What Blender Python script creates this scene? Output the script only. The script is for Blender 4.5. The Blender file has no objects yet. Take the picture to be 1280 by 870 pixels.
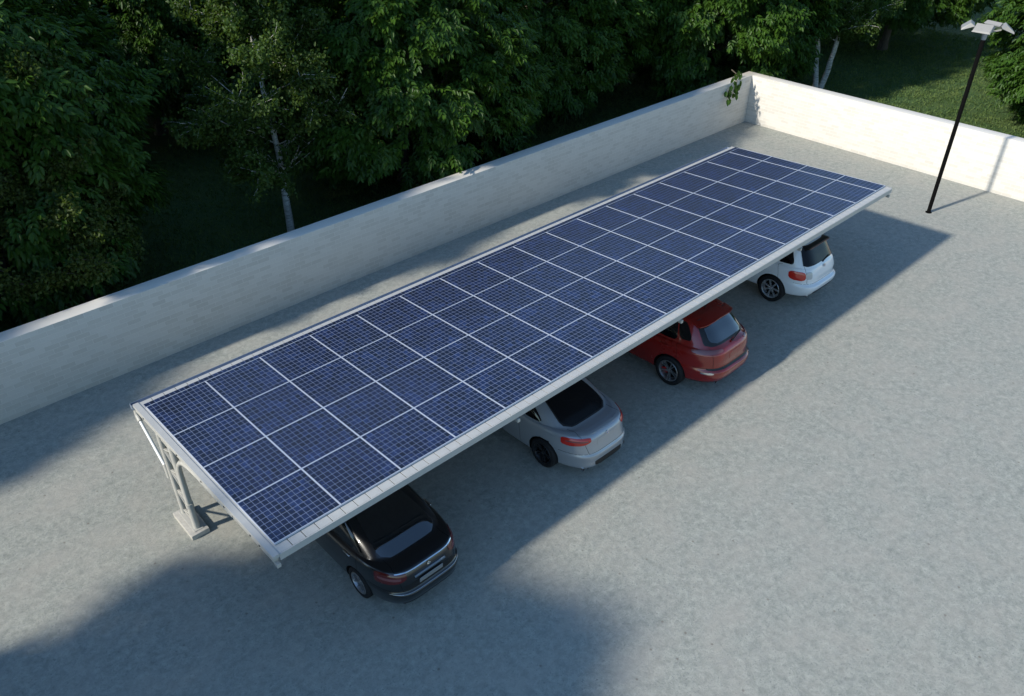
import bpy, bmesh, math
import numpy as np
from mathutils import Vector, Matrix

scene = bpy.context.scene
COL = scene.collection
R = math.radians

# ------------------------------------------------------------------ helpers
def link(o, parent=None):
    COL.objects.link(o)
    if parent is not None:
        o.parent = parent
    return o

def empty(name, loc, label, cat, group=None, rotz=0.0):
    o = bpy.data.objects.new(name, None)
    o.empty_display_size = 0.3
    o.location = loc
    o.rotation_euler = (0, 0, rotz)
    link(o)
    o['label'] = label
    o['category'] = cat
    if group:
        o['group'] = group
    return o

class MB:
    """collects verts and faces with material indices"""
    def __init__(self):
        self.v = []; self.f = []; self.m = []
    def add(self, verts, faces, mi=0):
        n = len(self.v)
        self.v.extend([tuple(map(float, p)) for p in verts])
        for f in faces:
            self.f.append(tuple(i + n for i in f)); self.m.append(mi)
    def box(self, lo, hi, mi=0):
        x0, y0, z0 = lo; x1, y1, z1 = hi
        self.add([(x0,y0,z0),(x1,y0,z0),(x1,y1,z0),(x0,y1,z0),(x0,y0,z1),(x1,y0,z1),(x1,y1,z1),(x0,y1,z1)],
                 [(0,3,2,1),(4,5,6,7),(0,1,5,4),(1,2,6,5),(2,3,7,6),(3,0,4,7)], mi)
    def bevbox(self, lo, hi, b=0.01, mi=0):
        # box with chamfered edges
        lo = np.array(lo, float); hi = np.array(hi, float); c = (lo+hi)/2; h = (hi-lo)/2
        bm = bmesh.new()
        bmesh.ops.create_cube(bm, size=2)
        for v in bm.verts:
            v.co = Vector(c + np.array(v.co)*h)
        bmesh.ops.bevel(bm, geom=bm.edges[:], offset=b, segments=2, affect='EDGES', profile=0.6)
        bm.verts.index_update()
        self.add([v.co[:] for v in bm.verts], [[v.index for v in f.verts] for f in bm.faces], mi)
        bm.free()
    def tube(self, pts, r, n=10, mi=0, cap=True):
        pts = [np.array(p, float) for p in pts]
        k = len(pts)
        if not hasattr(r, '__len__'):
            r = [r]*k
        T = []
        for i in range(k):
            a = pts[max(0, i-1)]; b = pts[min(k-1, i+1)]
            t = b-a; T.append(t/(np.linalg.norm(t)+1e-12))
        up = np.array([0, 0, 1.0]) if abs(T[0][2]) < .9 else np.array([1.0, 0, 0])
        N = np.cross(T[0], up); N /= np.linalg.norm(N)
        verts = []
        for i in range(k):
            N = N - T[i]*(N@T[i]); N /= np.linalg.norm(N)+1e-12
            B = np.cross(T[i], N)
            for j in range(n):
                a = 2*math.pi*j/n
                verts.append(pts[i] + r[i]*(math.cos(a)*N + math.sin(a)*B))
        faces = []
        for i in range(k-1):
            for j in range(n):
                j2 = (j+1) % n
                faces.append((i*n+j, i*n+j2, (i+1)*n+j2, (i+1)*n+j))
        if cap:
            faces.append(tuple(range(n))[::-1]); faces.append(tuple((k-1)*n+j for j in range(n)))
        self.add(verts, faces, mi)
    def bar(self, a, b, w, h, mi=0, up=(0, 0, 1)):
        a = np.array(a, float); b = np.array(b, float)
        t = b-a; t /= np.linalg.norm(t)
        u = np.array(up, float)
        s = np.cross(t, u); s /= np.linalg.norm(s); u = np.cross(s, t)
        vs = []
        for p in (a, b):
            for sx, sz in ((-1,-1),(1,-1),(1,1),(-1,1)):
                vs.append(p + s*sx*w/2 + u*sz*h/2)
        self.add(vs, [(0,1,2,3),(7,6,5,4),(0,4,5,1),(1,5,6,2),(2,6,7,3),(3,7,4,0)], mi)
    def lathe(self, prof, n=40, axis='x', cx=(0,0,0), mi=0, closed=False):
        # prof: list of (axial, radius)
        vs = []
        for (a, r) in prof:
            for j in range(n):
                t = 2*math.pi*j/n
                if axis == 'x': p = (a, r*math.cos(t), r*math.sin(t))
                elif axis == 'z': p = (r*math.cos(t), r*math.sin(t), a)
                vs.append((p[0]+cx[0], p[1]+cx[1], p[2]+cx[2]))
        fs = []
        k = len(prof)
        for i in range(k if closed else k-1):
            i2 = (i+1) % k
            for j in range(n):
                j2 = (j+1) % n
                fs.append((i*n+j, i2*n+j, i2*n+j2, i*n+j2))
        self.add(vs, fs, mi)
    def mesh(self, name, mats, smooth=False, angle=None):
        me = bpy.data.meshes.new(name)
        me.from_pydata(self.v, [], self.f)
        for m in mats: me.materials.append(m)
        me.polygons.foreach_set('material_index', self.m)
        fix_normals(me)
        if smooth:
            shade(me, angle or 35)
        return me
    def obj(self, name, mats, parent=None, smooth=False, angle=None, loc=(0,0,0)):
        if not isinstance(mats, (list, tuple)): mats = [mats]
        o = bpy.data.objects.new(name, self.mesh(name, mats, smooth, angle))
        o.location = loc
        return link(o, parent)

def fix_normals(me):
    bm = bmesh.new(); bm.from_mesh(me)
    bmesh.ops.recalc_face_normals(bm, faces=bm.faces[:])
    bm.to_mesh(me); bm.free()

def shade(me, angle=35):
    bm = bmesh.new(); bm.from_mesh(me)
    ca = R(angle)
    for f in bm.faces: f.smooth = True
    for e in bm.edges:
        if len(e.link_faces) == 2:
            try:
                if e.calc_face_angle(0) > ca: e.smooth = False
            except Exception: pass
        else: e.smooth = False
    bm.to_mesh(me); bm.free()

# ------------------------------------------------------------------ materials
def newmat(name):
    m = bpy.data.materials.new(name); m.use_nodes = True
    nt = m.node_tree
    b = nt.nodes['Principled BSDF']
    return m, nt, b

def N(nt, typ, **kw):
    n = nt.nodes.new(typ)
    for k, v in kw.items():
        if k == 'inputs':
            for i, val in v.items(): n.inputs[i].default_value = val
        else: setattr(n, k, v)
    return n

def math_(nt, op, a, b=None, c=None):
    n = nt.nodes.new('ShaderNodeMath'); n.operation = op
    for i, x in enumerate((a, b, c)):
        if x is None: continue
        if isinstance(x, (int, float)): n.inputs[i].default_value = x
        else: nt.links.new(x, n.inputs[i])
    return n.outputs[0]

def mixc(nt, fac, a, b, blend='MIX'):
    n = nt.nodes.new('ShaderNodeMix'); n.data_type = 'RGBA'; n.blend_type = blend
    for i, x in ((0, fac), (6, a), (7, b)):
        if isinstance(x, (int, float)): n.inputs[i].default_value = x
        elif isinstance(x, tuple): n.inputs[i].default_value = (*x[:3], 1)
        else: nt.links.new(x, n.inputs[i])
    return n.outputs[2]

def ramp(nt, fac, stops):
    n = nt.nodes.new('ShaderNodeValToRGB')
    e = n.color_ramp.elements
    while len(e) < len(stops): e.new(0.5)
    for el, (p, c) in zip(e, stops):
        el.position = p
        el.color = (c, c, c, 1) if isinstance(c, (int, float)) else (*c[:3], 1)
    nt.links.new(fac, n.inputs[0])
    return n.outputs[0]

def noise(nt, vec, scale, detail=4, rough=0.55, dist=0.0):
    n = nt.nodes.new('ShaderNodeTexNoise')
    n.inputs['Scale'].default_value = scale; n.inputs['Detail'].default_value = detail
    n.inputs['Roughness'].default_value = rough; n.inputs['Distortion'].default_value = dist
    if vec is not None: nt.links.new(vec, n.inputs['Vector'])
    return n.outputs[0]

def bump(nt, h, b, strength=0.3, dist=0.01):
    n = nt.nodes.new('ShaderNodeBump'); n.inputs['Strength'].default_value = strength
    n.inputs['Distance'].default_value = dist
    nt.links.new(h, n.inputs['Height']); nt.links.new(n.outputs[0], b.inputs['Normal'])

def objcoord(nt):
    return nt.nodes.new('ShaderNodeTexCoord').outputs['Object']

def plain(name, col, rough=0.5, metal=0.0, var=0.0, vscale=8, coat=0.0, spec=0.5):
    m, nt, b = newmat(name)
    b.inputs['Roughness'].default_value = rough; b.inputs['Metallic'].default_value = metal
    b.inputs['Coat Weight'].default_value = coat; b.inputs['Coat Roughness'].default_value = 0.04
    b.inputs['Specular IOR Level'].default_value = spec
    c = objcoord(nt)
    nz = noise(nt, c, vscale, 5, 0.6)
    d = tuple(x*(1-var) for x in col); l = tuple(min(1, x*(1+var)) for x in col)
    nt.links.new(mixc(nt, ramp(nt, nz, [(0.3, 0.0), (0.7, 1.0)]), d, l), b.inputs['Base Color'])
    r = math_(nt, 'MULTIPLY_ADD', nz, 0.12, rough-0.06)
    nt.links.new(r, b.inputs['Roughness'])
    return m

def mat_ground():
    m, nt, b = newmat('gravelly_concrete')
    c = objcoord(nt)
    fine = noise(nt, c, 17, 5, 0.8)
    mid = noise(nt, c, 5.5, 7, 0.8, 0.3)
    big = noise(nt, c, 0.9, 5, 0.65)
    patch = noise(nt, c, 2.6, 3, 0.6)
    base = mixc(nt, ramp(nt, mid, [(0.30, 0.0), (0.70, 1.0)]), (0.205, 0.216, 0.200), (0.445, 0.445, 0.402))
    base = mixc(nt, ramp(nt, fine, [(0.34, 0.0), (0.66, 1.0)]), base, (0.41, 0.415, 0.39), 'OVERLAY')
    sp = mixc(nt, ramp(nt, fine, [(0.36, 1.0), (0.47, 0.0)]), base, (0.17, 0.175, 0.165))
    warm = mixc(nt, ramp(nt, big, [(0.42, 0.0), (0.68, 0.55)]), sp, (0.345, 0.325, 0.285))
    cool = mixc(nt, ramp(nt, patch, [(0.56, 0.0), (0.72, 0.35)]), warm, (0.26, 0.265, 0.25))
    # rare brown specks
    vo = nt.nodes.new('ShaderNodeTexVoronoi'); vo.inputs['Scale'].default_value = 2.1
    nt.links.new(c, vo.inputs['Vector'])
    spk = ramp(nt, vo.outputs['Distance'], [(0.035, 0.6), (0.075, 0.0)])
    out = mixc(nt, spk, cool, (0.13, 0.105, 0.085))
    nt.links.new(out, b.inputs['Base Color'])
    b.inputs['Roughness'].default_value = 0.92
    b.inputs['Specular IOR Level'].default_value = 0.25
    h = math_(nt, 'ADD', math_(nt, 'MULTIPLY', mid, 1.2), math_(nt, 'MULTIPLY', fine, 0.6))
    bump(nt, h, b, 0.55, 0.02)
    return m

def mat_grass():
    m, nt, b = newmat('lawn_grass')
    c = objcoord(nt)
    a = noise(nt, c, 5.5, 6, 0.8, 0.6)
    f = noise(nt, c, 22, 3, 0.8)
    g = noise(nt, c, 0.35, 4, 0.6)
    k = mixc(nt, ramp(nt, a, [(0.38, 0.0), (0.62, 1.0)]), (0.058, 0.118, 0.044), (0.120, 0.185, 0.066))
    k = mixc(nt, ramp(nt, f, [(0.35, 0.55), (0.6, 0.0)]), k, (0.032, 0.075, 0.022))
    k = mixc(nt, ramp(nt, g, [(0.4, 0.0), (0.7, 0.45)]), k, (0.12, 0.15, 0.045))
    nt.links.new(k, b.inputs['Base Color'])
    b.inputs['Roughness'].default_value = 0.9; b.inputs['Specular IOR Level'].default_value = 0.15
    bump(nt, math_(nt, 'ADD', a, f), b, 0.9, 0.12)
    return m

def mat_brick():
    m, nt, b = newmat('white_painted_brick')
    c = objcoord(nt)
    sx = nt.nodes.new('ShaderNodeSeparateXYZ'); nt.links.new(c, sx.inputs[0])
    u = math_(nt, 'ADD', sx.outputs[0], sx.outputs[1])
    cv = nt.nodes.new('ShaderNodeCombineXYZ')
    nt.links.new(u, cv.inputs[0]); nt.links.new(sx.outputs[2], cv.inputs[1])
    br = nt.nodes.new('ShaderNodeTexBrick')
    nt.links.new(cv.outputs[0], br.inputs['Vector'])
    br.offset = 0.5
    for k, v in {'Color1': (0.595, 0.565, 0.515, 1), 'Color2': (0.505, 0.475, 0.425, 1), 'Mortar': (0.63, 0.60, 0.55, 1),
                 'Scale': 1.0, 'Mortar Size': 0.013, 'Mortar Smooth': 0.5, 'Bias': -0.1, 'Brick Width': 0.40, 'Row Height': 0.145}.items():
        br.inputs[k].default_value = v
    pn = noise(nt, c, 1.3, 5, 0.65)
    fn = noise(nt, c, 16, 4, 0.7)
    k = mixc(nt, ramp(nt, pn, [(0.45, 0.0), (0.75, 0.55)]), br.outputs['Color'], (0.60, 0.57, 0.52))
    k = mixc(nt, ramp(nt, fn, [(0.55, 0.0), (0.8, 0.3)]), k, (0.56, 0.54, 0.49))
    # splashed dirt on the lowest course
    low = math_(nt, 'MULTIPLY', ramp(nt, sx.outputs[2], [(0.0, 0.5), (0.16, 0.0)]), fn)
    k = mixc(nt, low, k, (0.40, 0.37, 0.32))
    nt.links.new(k, b.inputs['Base Color'])
    b.inputs['Roughness'].default_value = 0.85; b.inputs['Specular IOR Level'].default_value = 0.3
    h = math_(nt, 'ADD', math_(nt, 'MULTIPLY', br.outputs['Fac'], 0.8), math_(nt, 'MULTIPLY', fn, 0.5))
    bump(nt, h, b, 0.55, 0.008)
    return m

def mat_cells():
    """photovoltaic cells: dark blue cells with pale lines between, on local x/y"""
    m, nt, b = newmat('photovoltaic_glass')
    c = objcoord(nt)
    oi = nt.nodes.new('ShaderNodeObjectInfo')
    s = nt.nodes.new('ShaderNodeSeparateXYZ'); nt.links.new(c, s.inputs[0])
    U = math_(nt, 'DIVIDE', s.outputs[0], PITCH_X/12); V = math_(nt, 'DIVIDE', s.outputs[1], PITCH_Y/10)
    du = math_(nt, 'ABSOLUTE', math_(nt, 'SUBTRACT', math_(nt, 'FRACT', U), 0.5))
    dv = math_(nt, 'ABSOLUTE', math_(nt, 'SUBTRACT', math_(nt, 'FRACT', V), 0.5))
    lu = ramp(nt, du, [(0.447, 0.0), (0.478, 1.0)]); lv = ramp(nt, dv, [(0.453, 0.0), (0.482, 1.0)])
    line = math_(nt, 'MAXIMUM', math_(nt, 'MULTIPLY', lu, 0.75), lv)
    cell = nt.nodes.new('ShaderNodeCombineXYZ')
    nt.links.new(math_(nt, 'FLOOR', U), cell.inputs[0]); nt.links.new(math_(nt, 'FLOOR', V), cell.inputs[1])
    nt.links.new(math_(nt, 'MULTIPLY', oi.outputs['Random'], 57.0), cell.inputs[2])
    wn = nt.nodes.new('ShaderNodeTexWhiteNoise'); wn.noise_dimensions = '3D'
    nt.links.new(cell.outputs[0], wn.inputs['Vector'])
    # crystal mottling
    off = nt.nodes.new('ShaderNodeVectorMath'); off.operation = 'ADD'
    comb = nt.nodes.new('ShaderNodeCombineXYZ')
    nt.links.new(math_(nt, 'MULTIPLY', oi.outputs['Random'], 91.0), comb.inputs[2])
    nt.links.new(c, off.inputs[0]); nt.links.new(comb.outputs[0], off.inputs[1])
    cr = noise(nt, off.outputs[0], 13, 3, 0.7)
    f = math_(nt, 'ADD', math_(nt, 'MULTIPLY', wn.outputs['Value'], 0.42), math_(nt, 'MULTIPLY', ramp(nt, cr, [(0.3, 0.0), (0.7, 1.0)]), 0.58))
    col = ramp(nt, f, [(0.16, (0.004, 0.0055, 0.011)), (0.5, (0.0075, 0.014, 0.050)), (0.92, (0.020, 0.040, 0.125))])
    cl = noise(nt, off.outputs[0], 2.2, 4, 0.65)
    col = mixc(nt, ramp(nt, cl, [(0.40, 0.0), (0.62, 0.75)]), col, (0.0055, 0.008, 0.020))
    out = mixc(nt, math_(nt, 'MULTIPLY', line, 0.74), col, (0.27, 0.32, 0.47))
    nt.links.new(out, b.inputs['Base Color'])
    b.inputs['Roughness'].default_value = 0.42
    b.inputs['Specular IOR Level'].default_value = 0.5
    b.inputs['Coat Weight'].default_value = 0.18; b.inputs['Coat Roughness'].default_value = 0.16
    return m

def mat_bark_birch():
    m, nt, b = newmat('birch_bark')
    c = objcoord(nt)
    mp = nt.nodes.new('ShaderNodeMapping'); mp.inputs['Scale'].default_value = (3, 3, 9)
    nt.links.new(c, mp.inputs[0])
    a = noise(nt, mp.outputs[0], 1.3, 5, 0.7, 0.5)
    mp2 = nt.nodes.new('ShaderNodeMapping'); mp2.inputs['Scale'].default_value = (2, 2, 22)
    nt.links.new(c, mp2.inputs[0])
    d = noise(nt, mp2.outputs[0], 1.0, 3, 0.6)
    k = mixc(nt, ramp(nt, a, [(0.40, 0.0), (0.62, 1.0)]), (0.40, 0.38, 0.34), (0.66, 0.65, 0.61))
    k = mixc(nt, ramp(nt, d, [(0.60, 0.0), (0.68, 0.9)]), k, (0.07, 0.06, 0.05))
    nt.links.new(k, b.inputs['Base Color']); b.inputs['Roughness'].default_value = 0.8
    bump(nt, a, b, 0.5, 0.02)
    return m

def mat_bark():
    m, nt, b = newmat('dark_bark')
    c = objcoord(nt)
    mp = nt.nodes.new('ShaderNodeMapping'); mp.inputs['Scale'].default_value = (7, 7, 1.3)
    nt.links.new(c, mp.inputs[0])
    a = noise(nt, mp.outputs[0], 1.6, 6, 0.7, 0.8)
    k = mixc(nt, ramp(nt, a, [(0.3, 0.0), (0.7, 1.0)]), (0.035, 0.028, 0.022), (0.16, 0.135, 0.105))
    nt.links.new(k, b.inputs['Base Color']); b.inputs['Roughness'].default_value = 0.9
    bump(nt, a, b, 0.8, 0.04)
    return m

def mat_leaf(name, dark, light, rough=0.42, trans=0.28):
    m, nt, b = newmat(name)
    g = nt.nodes.new('ShaderNodeNewGeometry')
    c = objcoord(nt)
    clump = noise(nt, c, 0.7, 3, 0.6)
    f = math_(nt, 'ADD', math_(nt, 'MULTIPLY', g.outputs['Random Per Island'], 0.6), math_(nt, 'MULTIPLY', ramp(nt, clump, [(0.35, 0.0), (0.65, 1.0)]), 0.4))
    col = ramp(nt, f, [(0.05, dark), (0.95, light)])
    nt.links.new(col, b.inputs['Base Color'])
    b.inputs['Roughness'].default_value = rough
    b.inputs['Specular IOR Level'].default_value = 0.22
    tr = nt.nodes.new('ShaderNodeBsdfTranslucent')
    tc = mixc(nt, 0.55, col, (0.16, 0.26, 0.02))
    nt.links.new(tc, tr.inputs['Color'])
    mx = nt.nodes.new('ShaderNodeMixShader'); mx.inputs[0].default_value = trans
    nt.links.new(b.outputs[0], mx.inputs[1]); nt.links.new(tr.outputs[0], mx.inputs[2])
    nt.links.new(mx.outputs[0], nt.nodes['Material Output'].inputs[0])
    return m

PITCH_X, PITCH_Y = 1.4, 1.4442

M = {}
M['ground'] = mat_ground(); M['grass'] = mat_grass(); M['brick'] = mat_brick(); M['cells'] = mat_cells()
M['birch_bark'] = mat_bark_birch(); M['bark'] = mat_bark()
M['leaf'] = mat_leaf('broad_leaf', (0.019, 0.050, 0.008), (0.054, 0.118, 0.014))
M['birch_leaf'] = mat_leaf('birch_leaf', (0.028, 0.055, 0.012), (0.065, 0.115, 0.022), 0.5, 0.35)
M['olive_leaf'] = mat_leaf('olive_leaf', (0.030, 0.050, 0.012), (0.075, 0.105, 0.022), 0.5, 0.35)
M['cream'] = plain('cream_painted_steel', (0.40, 0.39, 0.355), 0.5, var=0.06, vscale=5)
M['deck'] = plain('pale_metal_deck', (0.40, 0.40, 0.385), 0.45, var=0.04, vscale=6)
M['frame'] = plain('aluminium_frame', (0.50, 0.54, 0.62), 0.4, metal=0.25, var=0.03)
M['under'] = plain('galvanised_underside', (0.30, 0.31, 0.32), 0.55, metal=0.3, var=0.1)
M['gutter'] = plain('zinc_gutter', (0.36, 0.42, 0.52), 0.35, metal=0.6, var=0.08)
M['pipe'] = plain('white_pipe', (0.82, 0.82, 0.80), 0.3, var=0.02)
M['bolt'] = plain('dark_bolt', (0.06, 0.06, 0.06), 0.5, metal=0.5)
M['concrete'] = plain('cast_concrete', (0.38, 0.365, 0.33), 0.9, var=0.14, vscale=14)
M['black_paint'] = plain('matt_black_pole', (0.003, 0.003, 0.003), 0.9, spec=0.08)
M['lamp_white'] = plain('lamp_housing', (0.26, 0.25, 0.235), 0.45, var=0.03)
M['lamp_lens'] = plain('lamp_lens', (0.35, 0.36, 0.38), 0.15, coat=0.5)
M['tyre'] = plain('tyre_rubber', (0.012, 0.012, 0.013), 0.8, var=0.2, vscale=30, spec=0.3)
M['arch'] = plain('arch_liner', (0.006, 0.006, 0.006), 0.9, spec=0.2)
M['chrome'] = plain('chrome_trim', (0.72, 0.73, 0.75), 0.12, metal=1.0)
M['rim_silver'] = plain('alloy_silver', (0.72, 0.73, 0.75), 0.28, metal=0.85)
M['rim_dark'] = plain('alloy_dark', (0.035, 0.036, 0.040), 0.35, metal=0.6)
M['rim_grey'] = plain('alloy_grey', (0.36, 0.36, 0.37), 0.3, metal=0.8)
M['glass'] = plain('tinted_glass', (0.004, 0.005, 0.006), 0.05, coat=0.0, spec=0.75)
M['glass_dull'] = plain('dark_tinted_glass', (0.008, 0.008, 0.009), 0.12, spec=0.25)
M['glass_bright'] = plain('reflective_glass', (0.006, 0.007, 0.008), 0.04, spec=1.0)
M['glass_bright'].node_tree.nodes['Principled BSDF'].inputs['IOR'].default_value = 1.75
M['black_trim'] = plain('black_trim', (0.008, 0.008, 0.009), 0.45)
M['red_lens'] = plain('red_lens', (0.10, 0.010, 0.010), 0.12, coat=0.6)
M['red_bright'] = plain('bright_red_lens', (0.50, 0.02, 0.012), 0.15, coat=0.6)
M['red_clear'] = plain('pale_red_lens', (0.20, 0.07, 0.07), 0.12, coat=0.6)
M['clear_lens'] = plain('clear_lens', (0.45, 0.45, 0.44), 0.1, coat=0.6)
M['plate'] = plain('number_plate', (0.24, 0.24, 0.24), 0.35)
M['seam'] = plain('panel_seam', (0.003, 0.003, 0.003), 0.8, spec=0.1)
M['caliper'] = plain('red_caliper', (0.45, 0.015, 0.012), 0.4)
M['badge_blue'] = plain('badge_blue', (0.03, 0.10, 0.35), 0.3)
def paint(name, col, rough=0.28, metal=0.25):
    m = plain(name, col, rough, metal=metal, coat=1.0, var=0.03, vscale=1.5)
    return m
M['paint_black'] = paint('black_car_paint', (0.006, 0.006, 0.007), 0.3, 0.0)
M['paint_silver'] = paint('silver_car_paint', (0.35, 0.36, 0.38), 0.36, 0.35)
M['paint_red'] = paint('red_car_paint', (0.24, 0.008, 0.005), 0.26, 0.1)
M['paint_white'] = paint('white_car_paint', (0.70, 0.72, 0.74), 0.3, 0.0)

# ------------------------------------------------------------------ camera, light
cam = bpy.data.cameras.new('camera'); camo = link(bpy.data.objects.new('camera', cam))
camo.location = (-36.536, -21.663, 14.101)
camo.rotation_euler = (R(55.237), R(0.087), R(-42.994))
cam.sensor_width = 36; cam.lens = 1008.94/1280*36
cam.clip_start = 0.1; cam.clip_end = 3000
scene.camera = camo

SUN = Vector((-1.5502, 0.3262, 1.0)).normalized()
sun = bpy.data.lights.new('sun', 'SUN'); suno = link(bpy.data.objects.new('sun', sun))
sun.energy = 3.9; sun.angle = R(2.6); sun.color = (1.0, 0.945, 0.84)
suno.location = (-60, 10, 40)
suno.rotation_euler = SUN.to_track_quat('Z', 'Y').to_euler()
w = bpy.data.worlds.new('World'); scene.world = w; w.use_nodes = True
sky = w.node_tree.nodes.new('ShaderNodeTexSky'); sky.sky_type = 'NISHITA'; sky.sun_disc = False
el = math.asin(SUN.z); az = math.atan2(SUN.x, SUN.y)
sky.sun_elevation = el; sky.sun_rotation = az
sky.air_density = 1.2; sky.dust_density = 0.1; sky.ozone_density = 3.5
bg = w.node_tree.nodes['Background']; bg.inputs[1].default_value = 0.125
w.node_tree.links.new(mixc(w.node_tree, 1.0, sky.outputs[0], (0.92, 1.03, 1.06), 'MULTIPLY'), bg.inputs[0])
vs = scene.view_settings
vs.view_transform = 'Standard'; vs.look = 'None'; vs.gamma = 1.0; vs.use_curve_mapping = False
vs.exposure = 0.60

# ------------------------------------------------------------------ ground and walls
def struct(o): o['kind'] = 'structure'; return o
g = MB(); g.add([(-900,-900,0),(900,-900,0),(900,900,0),(-900,900,0)], [(0,1,2,3)])
struct(g.obj('lawn', M['grass'], loc=(0, 0, -0.03)))
g = MB(); g.box((-110, -90, -0.2), (0.25, 0.25, 0.0))
struct(g.obj('car_park_ground', M['ground']))

WH, WT = 2.32, 0.52
def wall(name, lo, hi, label):
    o = bpy.data.objects.new(name, None); 
    mb = MB(); mb.bevbox(lo, hi, 0.012)
    o = mb.obj(name, M['brick'], smooth=True)
    o['label'] = label; o['category'] = 'wall'
    return o
wall('brick_wall', (-80, 0, -0.1), (WT, WT, WH), 'long shaded white painted brick wall behind the solar carport, trees hanging over it')
wall('brick_wall', (0, -60, -0.1), (WT, -0.002, WH), 'sunlit white painted brick wall at the far end, behind the black lamp pole')

# ------------------------------------------------------------------ carport
X0, XE = -32.95, -32.95 + 16.45*PITCH_X
Y0, SL = -11.585, -0.0696/1.4431          # front edge of panels, slope per metre
def zr(y, off=0.0): return 3.045 + (y - Y0)*SL + off
ROOT = (-21.5, -8.7, 0.0)
cp = empty('solar_carport', ROOT, 'long cream steel carport roofed with blue solar panels, four cars parked under it', 'carport')
def L(p): return (p[0]-ROOT[0], p[1]-ROOT[1], p[2]-ROOT[2])
class CMB(MB):
    def obj(self, *a, **k):
        self.v = [L(p) for p in self.v]
        return MB.obj(self, *a, **k)
    def slab(self, x0, x1, y0, y1, t0, t1, mi=0):
        vs = []
        for t in (t0, t1):
            for x, y in ((x0,y0),(x1,y0),(x1,y1),(x0,y1)): vs.append((x, y, zr(y, t)))
        self.add(vs, [(0,3,2,1),(4,5,6,7),(0,1,5,4),(1,2,6,5),(2,3,7,6),(3,0,4,7)], mi)
# deck of boards over a dark sheet
yF, yB = -11.80, -5.47
d = CMB()
x = -32.99; first = True
while x < XE - 0.02:
    x2 = min(x + 0.28, XE)
    d.slab(x + (0.0 if first else 0.008), x2 - 0.008, yF, yB, -0.085, -0.045, 0)
    x = x2; first = False
d.obj('roof_deck', [M['deck']], cp)
d = CMB(); d.slab(-32.985, XE - 0.01, yF + 0.01, yB - 0.01, -0.105, -0.088)
d.obj('roof_underlay', M['under'], cp)
d = CMB(); d.slab(-32.99, XE + 0.015, yF - 0.028, yF - 0.003, -0.20, -0.047); d.obj('front_fascia', M['deck'], cp)
d = CMB(); d.slab(-33.12, -32.995, yF - 0.028, yB + 0.01, -0.105, -0.030); d.obj('gable_trim', M['deck'], cp)
d = CMB(); d.slab(XE + 0.003, XE + 0.03, yF, yB, -0.14, -0.02); d.obj('gable_trim', M['under'], cp)
# purlins
for yy in (-11.6, -10.2, -8.75, -7.3, -5.8):
    d = CMB(); d.slab(-32.98, XE - 0.02, yy - 0.03, yy + 0.03, -0.20, -0.108); d.obj('purlin', M['under'], cp)

ang = math.atan(SL)
def panel_mesh(wx, wy):
    b = MB(); e = 0.02
    b.box((e, e, -0.03), (wx - e, wy - e, 0.0))
    f = MB()
    def fr(lo, hi): f.box(lo, hi)
    wdt = 0.0155
    fr((0.0015, 0.0015, -0.036), (wx - 0.0015, wdt, 0.004)); fr((0.0015, wy - wdt, -0.036), (wx - 0.0015, wy - 0.0015, 0.004))
    fr((0.0015, wdt, -0.036), (wdt, wy - wdt, 0.004)); fr((wx - wdt, wdt, -0.036), (wx - 0.0015, wy - wdt, 0.004))
    return b.mesh('solar_panel', [M['cells']]), f.mesh('panel_frame', [M['frame']])
meshes = {}
def place_panel(u, v, wx, wy):
    key = (round(wx, 3), round(wy, 3))
    if key not in meshes:
        meshes[key] = panel_mesh(wx, wy)
    bme, fme = meshes[key]
    o = bpy.data.objects.new('solar_panel', bme); link(o, cp)
    yy = Y0 + v*PITCH_Y*math.cos(ang)
    o.location = L((X0 + u*PITCH_X, yy, zr(yy)))
    o.rotation_euler = (ang, 0, 0)
    f = bpy.data.objects.new('panel_frame', fme); link(f, o)
for u in range(17):
    wx = PITCH_X if u < 16 else 0.45*PITCH_X
    for v in range(4): place_panel(u, v, wx, PITCH_Y)
# narrow dark cell strip along the back edge
for u in range(17):
    wx = PITCH_X if u < 16 else 0.45*PITCH_X
    b = MB(); b.box((0.002, 0.004, -0.036), (wx - 0.002, 0.145, 0.0))
    if ('s', wx) not in meshes: meshes[('s', wx)] = b.mesh('edge_panel', [M['cells']])
    o = bpy.data.objects.new('edge_panel', meshes[('s', wx)]); link(o, cp)
    yy = Y0 + 4*PITCH_Y*math.cos(ang)
    o.location = L((X0 + u*PITCH_X, yy, zr(yy))); o.rotation_euler = (ang, 0, 0)

# gutter along the back
d = CMB()
gx0, gx1 = -33.14, XE - 0.05
d.slab(gx0, gx1, yB + 0.012, yB + 0.020, -0.19, -0.06)
d.slab(gx0, gx1, yB + 0.020, yB + 0.130, -0.19, -0.182)
d.slab(gx0, gx1, yB + 0.130, yB + 0.140, -0.19, -0.055)
d.slab(gx0 - 0.008, gx0, yB + 0.012, yB + 0.14, -0.19, -0.058)
d.slab(gx1, gx1 + 0.008, yB + 0.012, yB + 0.14, -0.19, -0.058)
d.obj('gutter', M['gutter'], cp)

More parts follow.
